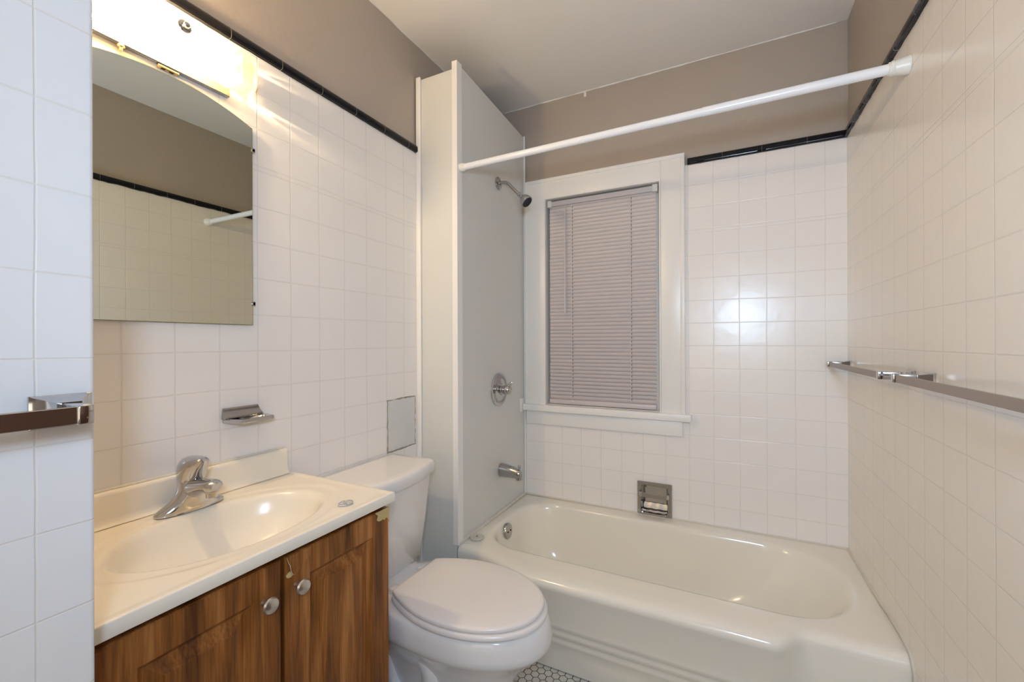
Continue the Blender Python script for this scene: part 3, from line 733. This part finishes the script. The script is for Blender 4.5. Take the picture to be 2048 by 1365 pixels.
def door(ya, yb, ky, peel):
    za_, zb_ = 0.100, 0.8425
    bm = B()
    def rect(i, x, jz=0): return [(x, ya + i, za_ + i), (x, yb - i, za_ + i), (x, yb - i, zb_ - i), (x, ya + i, zb_ - i)]
    ins = 0.060
    rings = [rect(0, xd - .019), rect(0, xd - .003), rect(.003, xd), rect(ins, xd), rect(ins + .001, xd - .0015), rect(ins + .011, xd - .0125), rect(ins + .013, xd - .0130), rect(ins + .036, xd - .0030), rect(ins + .038, xd - .0008), rect(ins + .041, xd)]
    loft(bm, rings); dr = link('door', bm, m_wood, vc, ang=12)
    kx = xd; kz = .772
    bm = B(); lathe(bm, (kx, ky, kz), (1, 0, 0), [(0, .0075), (.002, .0065), (.012, .0055), (.016, .009), (.019, .0158), (.022, .0168), (.026, .0145), (.029, .008), (.030, 0)], 32)
    link('knob', bm, m_nickel, dr)
    return dr
d1 = door(0.281, 0.5895, .551, False); d2 = door(0.5985, 0.9125, .6255, True)
# worn laminate: bare board showing at the corner and by the knob
bm = B()
prism(bm, [(.9130, .8428), (.9130, .800), (.908, .812), (.902, .817), (.895, .813), (.888, .817), (.880, .8155), (.872, .817), (.866, .822), (.870, .833), (.860, .8428)][::-1], 0, xd - .001, xd + .0006)
o = link('bare_corner', bm, m_mdf, d2); o['label'] = 'bare tan chipboard corner'
bm = B(); prism(bm, [(.6085 + .0085 * math.cos(a), .8015 + .0065 * math.sin(a)) for a in [2 * PI * k / 14 for k in range(14)]], 0, xd - .001, xd + .0005)
link('bare_spot', bm, m_mdf, d2)
bm = B()
pp = [(.6000, .8425), (.6035, .830), (.6075, .822), (.6095, .810), (.6140, .800), (.6200, .797), (.626, .801), (.640, .812), (.66, .824), (.66, .8425)]
loft(bm, [[(xd + .0004, y, z) for y, z in pp], [(xd + .0022 + (.003 if i in (3, 4, 5) else 0), y + .0005, z) for i, (y, z) in enumerate(pp)]]); pf = link('peeling_laminate', bm, m_wood, d2)
bm = B(); tube(bm, [(xd + .0030, y, z) for y, z in pp[:6]], [.0004, .0005, .0007, .0005, .0008, .0006], 6); link('torn_edge', bm, m_bulbbase, d2)

# counter with integral oval basin
def counter():
    r = thing('sink_top', (-1.05, .595, .85), 'cream cultured-marble sink top with oval basin on the vanity cabinet', 'sink')
    nx, ny = 96, 132; cx, cy, rx, ry = -1.040, .597, .158, .236
    bm = B(); x0, x1 = XL + .0006, XK
    def hz(x, y):
        dx = (x - cx) / rx; dy = (y - cy) / ry; q = math.sqrt(dx * dx + dy * dy)
        z = 0
        if q < 1.0: 
            t = min(1, (1 - q) / .80); z = -0.128 * (1 - (1 - t) ** 2.1) * sstep(-.01, .24, t)
        # soft roll at the lip and a faint dished halo round the bowl
        dq = math.sqrt(((x - cx) / (rx * 1.14)) ** 2 + ((y - cy) / (ry * 1.14)) ** 2)
        z -= 0.0022 * (1 - sstep(.97, 1.04, dq))
        # raised drip edge
        e = min(x1 - x, y - YK0, YK1 - y)
        z += 0.0016 * (1 - sstep(.006, .022, e))
        return ZK + z
    G = [[bm.verts.new((x0 + (x1 - x0) * i / nx, YK0 + (YK1 - YK0) * j / ny, hz(x0 + (x1 - x0) * i / nx, YK0 + (YK1 - YK0) * j / ny))) for j in range(ny + 1)] for i in range(nx + 1)]
    for i in range(nx):
        for j in range(ny): bm.faces.new((G[i][j], G[i + 1][j], G[i + 1][j + 1], G[i][j + 1]))
    per = [G[i][0] for i in range(nx + 1)] + [G[nx][j] for j in range(1, ny + 1)] + [G[i][ny] for i in range(nx - 1, -1, -1)] + [G[0][j] for j in range(ny - 1, 0, -1)]
    prev = per
    def off(v, o, z):
        x, y = v.co.x, v.co.y; xx = x + (o if x > x1 - .0005 else 0); yy = y + (o if y > YK1 - .0005 else (-o if y < YK0 + .0005 else 0)); return (xx, yy, z)
    for o_, z in ((.0012, ZK + .0006), (.0018, ZK - .0012), (.0018, ZK - .0235), (.001, ZK - .0245)):
        cur = [bm.verts.new(off(v, o_, z)) for v in per]; n = len(cur)
        for k in range(n):
            kk = (k + 1) % n; bm.faces.new((prev[k], prev[kk], cur[kk], cur[k]))
        prev = cur
    link('countertop', bm, m_marble, r, ang=60)
    bm = B(); ysp = YK1 - .012
    prof = [(.0006, ZK - .002), (.034, ZK + .0015), (.026, ZK + .004), (.0225, ZK + .010), (.0205, ZK + .020), (.0195, ZK + .070), (.0170, ZK + .076), (.013, ZK + .078), (.0006, ZK + .078)]
    rings = [[(XL + d, y, z + (0 if k else 0)) for d, z in prof] for k, y in enumerate((YK0, ysp - .004, ysp))]
    rings.append([(XL + (d * .93 + .0), ysp + .003, ZK - .002 + (z - ZK + .002) * .985) for d, z in prof])
    loft(bm, rings); link('backsplash', bm, m_marble, r, ang=50)
    bm = B(); P = [(XL + .003, YK0 + (ysp - YK0) * k / 40, ZK + .0795) for k in range(41)]; tube(bm, P, [.0028 + .002 * random.random() for _ in P], 7); link('caulk_line', bm, m_caulk, r)
    bm = B(); lathe(bm, (cx, cy, ZK - .1305), (0, 0, 1), [(0, .026), (.003, .0265), (.004, .022), (.002, .018), (.0045, .016), (.006, 0)], 32); link('drain', bm, m_chrome, r)
counter()
# ------------------------------------------------------------------ faucet
def faucet():
    cx, cy, z0 = -1.222, .603, ZK - .0003
    r = thing('faucet', (cx, cy, z0), 'chrome single-handle sink faucet on the back of the basin', 'faucet')
    bm = B(); n = 48; R = []
    tab = [(0, .0775, .0285, .002), (.004, .0785, .0295, .002), (.009, .0755, .0290, .003), (.015, .066, .0285, .004), (.022, .055, .0285, .006), (.030, .045, .0285, .008), (.040, .037, .0290, .010), (.052, .0315, .0300, .010), (.062, .0290, .0295, .008), (.070, .0280, .0285, .005), (.077, .0270, .0270, .003), (.082, .022, .020, .003)]
    for h, hy, hx, sx in tab:
        R.append([(cx + sx + hx * math.copysign(abs(math.sin(a)) ** .85, math.sin(a)), cy + hy * math.copysign(abs(math.cos(a)) ** 1.0, math.cos(a)), z0 + h) for a in [2 * PI * k / n for k in range(n)]])
    loft(bm, R)
    # spout
    P = [(cx + .000, z0 + .046, .0265, .026), (cx + .030, z0 + .055, .0255, .024), (cx + .055, z0 + .0625, .0235, .019), (cx + .080, z0 + .0685, .0220, .0160), (cx + .098, z0 + .0705, .0210, .0150), (cx + .110, z0 + .0705, .0185, .0135), (cx + .117, z0 + .070, .012, .0085)]
    R = [[(x, cy + w * math.copysign(abs(math.cos(a)) ** .8, math.cos(a)), z + h * math.sin(a)) for a in [2 * PI * k / 28 for k in range(28)]] for x, z, w, h in P]
    loft(bm, R); link('body', bm, m_chrome, r)
    bm = B(); lathe(bm, (cx + .096, cy, z0 + .062), (0, 0, -1), [(0, .0145), (.008, .0145), (.009, .0125), (.019, .0120), (.019, .009), (.017, 0)], 26); link('aerator', bm, m_chrome, r)
    # domed lever handle, leaning forward
    bm = B(); R = []
    tab = [(.0735, -.024, .030, .0275), (.080, -.027, .037, .0295), (.090, -.0290, .043, .0310), (.100, -.0295, .050, .0315), (.110, -.0285, .057, .0305), (.119, -.0245, .063, .0280), (.127, -.016, .066, .0235), (.132, -.004, .064, .0170), (.1345, .010, .058, .0090), (.135, .026, .046, .003)]
    for h, xb, xf_, w in tab:
        c_ = (xb + xf_) / 2; hx = (xf_ - xb) / 2
        R.append([(cx + c_ + hx * math.sin(a), cy + w * math.cos(a), z0 + h - (.004 * math.sin(a) if h < .1 else 0)) for a in [2 * PI * k / 36 for k in range(36)]])
    loft(bm, R); hnd = link('handle', bm, m_chrome, r)
    for s, col in ((-1, (0.55, 0.01, 0.01)), (1, (0.01, 0.06, 0.5))):
        bm = B(); box(bm, cx + .0415, cx + .0445, cy + (s * .0018) - .0018, cy + (s * .0018) + .0018, z0 + .0905, z0 + .0945, bev=.0005)
        link('indicator', bm, mat('indicator', col, .3), hnd)
    bm = B(); tube(bm, [(cx - .030, cy - .002, z0), (cx - .030, cy - .002, z0 + .062)], .0024, 10); lathe(bm, (cx - .030, cy - .002, z0 + .062), (0, 0, 1), [(0, .003), (.001, .006), (.008, .0065), (.010, .004), (.010, 0)], 18); link('lift_rod', bm, m_nickel, r)
faucet()
bm = B(); R = []
cxo, cyo = -0.883, .795
for z, k in ((0, 1.0), (.0022, 1.03), (.0034, .96), (.0026, .7), (.0036, .3), (.003, .05)):
    R.append([(cxo + (.017 + .0012 * math.sin(5 * a)) * k * math.cos(a), cyo + (.020 + .001 * math.cos(4 * a)) * k * math.sin(a), ZK + .0008 + z + .0008 * math.sin(7 * a) * (k < 1)) for a in [2 * PI * q / 40 for q in range(40)]])
loft(bm, R); tag(link('foil_disc', bm, m_foil), 'small crumpled silver disc lying on the sink top near its right end', 'foil disc')

# ------------------------------------------------------------------ toilet
def egg(xb, xf, w, cy, z, n=72, back=2.6, xm=None, nb=None):
    """outline: squarer at the back (xb), rounder at the front tip (xf)"""
    xm = xm if xm is not None else xb + (xf - xb) * .45
    out = []
    for k in range(n):
        a = 2 * PI * k / n; c, s = math.cos(a), math.sin(a)
        if c >= 0: x = xm + (xf - xm) * c; y = w * math.copysign(abs(s) ** .98, s)
        else: x = xm + (xm - xb) * -abs(c) ** (2 / back); y = w * math.copysign(abs(s) ** (2 / back), s)
        out.append((x, cy + y, z))
    return out
def toilet():
    cy = 1.190
    r = thing('toilet', (-.9, cy, 0), 'white two-piece toilet with closed lid between the vanity and the tub', 'toilet')
    bm = B()
    tab = [(.0005, -1.20, -.615, .120, -.90), (.018, -1.20, -.618, .118, -.90), (.03, -1.19, -.635, .104, -.90), (.12, -1.18, -.625, .098, -.88), (.20, -1.17, -.610, .100, -.85), (.255, -1.17, -.590, .108, -.84), (.295, -1.17, -.560, .122, -.83), (.325, -1.16, -.530, .142, -.82), (.350, -1.14, -.505, .163, -.80), (.368, -1.12, -.487, .180, -.79),
           (.378, -1.10, -.478, .1885, -.785), (.386, -1.10, -.474, .192, -.78), (.40, -1.10, -.474, .193, -.78), (.430, -1.10, -.480, .1895, -.78), (.448, -1.10, -.488, .184, -.78), (.4535, -1.10, -.494, .178, -.78), (.4545, -1.09, -.52, .155, -.78)]
    loft(bm, [egg(xb, xf, w, cy, z, xm=xm, back=3.0) for z, xb, xf, w, xm in tab])
    link('bowl', bm, m_porc, r, ang=60)
    bm = B(); box(bm, -1.272, -0.985, cy - .150, cy + .150, .33, .442, bev=.018, seg=4); link('deck', bm, m_porc, r)
    for s in (-1, 1):
        bm = B(); P = smooth_path([(-.90, cy + s * .085, .335), (-.84, cy + s * .088, .25), (-.86, cy + s * .09, .16), (-.93, cy + s * .09, .13), (-1.0, cy + s * .09, .17), (-1.04, cy + s * .088, .26), (-1.09, cy + s * .085, .31)])
        tube(bm, P, .036, 16); link('trapway', bm, m_porc, r)
        bm = B(); lathe(bm, (-.86, cy + s * .098, .02), (0, s * .25, 1), [(0, .012), (.012, .012), (.02, .008), (.022, 0)], 16); link('bolt_cap', bm, m_seat, r)
    def tankring(z, xb, xf, hw, bow, n=20):
        P = []
        rc = .022
        P += [(xb, cy - hw + .006), (xb, cy + hw - .006), (xb + .004, cy + hw)]
        P += [(xf - .030, cy + hw)]
        for k in range(1, 6):
            a = PI / 2 * (1 - k / 6); P.append((xf - .030 + .026 * math.cos(a), cy + hw - .026 + .026 * math.sin(a)))
        m = 12
        for k in range(m + 1):
            t = k / m; y = cy + (hw - .028) * (1 - 2 * t); P.append((xf - .003 + bow * (1 - (1 - 2 * t) ** 2), y))
        for k in range(5, 0, -1):
            a = PI / 2 * (1 - k / 6); P.append((xf - .030 + .026 * math.cos(a), cy - hw + .026 - .026 * math.sin(a)))
        P += [(xf - .030, cy - hw), (xb + .004, cy - hw)]
        return [(x, y, z) for x, y in P]
    bm = B()
    loft(bm, [tankring(.4432, -1.235, -1.115, .165, .01), tankring(.446, -1.250, -1.097, .182, .014), tankring(.455, -1.256, -1.090, .188, .017), tankring(.60, -1.262, -1.075, .200, .024), tankring(.782, -1.268, -1.060, .213, .030)])
    link('tank', bm, m_porc, r, ang=50)
    bm = B()
    loft(bm, [tankring(.7825, -1.270, -1.056, .216, .032), tankring(.7835, -1.272, -1.050, .221, .034), tankring(.800, -1.273, -1.046, .2255, .036), tankring(.818, -1.273, -1.047, .2255, .036), tankring(.8265, -1.272, -1.052, .221, .035), tankring(.8295, -1.270, -1.060, .213, .034), tankring(.8305, -1.255, -1.085, .18, .03)])
    link('tank_lid', bm, m_porc, r, ang=40)
    bm = B()  # flush lever on the tank front, low light behind the counter
    lathe(bm, (-1.062 + .008, cy - .150, .735), (1, 0, 0), [(0, .014), (.006, .014), (.010, .009), (.014, .009)], 20); tube(bm, [(-1.045, cy - .150, .735), (-1.040, cy - .115, .730), (-1.040, cy - .080, .727)], [.006, .005, .006], 12); link('flush_lever', bm, m_chrome, r)
    def outline(k, z, sh=0.0, xb=-.985, wid=.183, xf=-.500):
        # lid outline: straight hinge edge, widest near the middle, rounded tip
        tab = [(xb, .112), (xb + .004, .119), (-.955, .134), (-.92, .150), (-.88, .165), (-.84, .176), (-.80, .182), (-.76, .1835)]
        P = [(x, w) for x, w in tab]
        for q in range(1, 19):
            a = PI / 2 * q / 18; P.append((-.76 + (xf + .76) * math.sin(a), .1835 * max(0, math.cos(a)) ** .96))
        cxx = -.75; s = wid / .1835
        up_ = [(cxx + (x - cxx) * k, cy + w * k * s, z) for x, w in P]; dn = [(x, 2 * cy - y, zz) for x, y, zz in up_[:-1]][::-1]
        return up_ + dn
    bm = B(); loft(bm, [outline(.975, .4555, wid=.186, xf=-.492), outline(.995, .4575, wid=.187, xf=-.490), outline(1.0, .463, wid=.187, xf=-.490), outline(.995, .470, wid=.187, xf=-.490), outline(.975, .4738, wid=.186, xf=-.492), outline(.80, .4738)])
    link('seat', bm, m_seat, r, ang=60)
    bm = B(); loft(bm, [outline(.965, .4752), outline(.985, .4762), outline(.995, .480), outline(.992, .4865), outline(.978, .4900), outline(.93, .4920), outline(.6, .4945), outline(.2, .4952)])
    link('seat_lid', bm, m_seat, r, ang=60)
    for s in (-1, 1):
        bm = B(); box(bm, -1.022, -.978, cy + s * .075 - .018, cy + s * .075 + .018, .442, .474, bev=.006, seg=3); link('hinge_cap', bm, m_seat, r)
toilet()
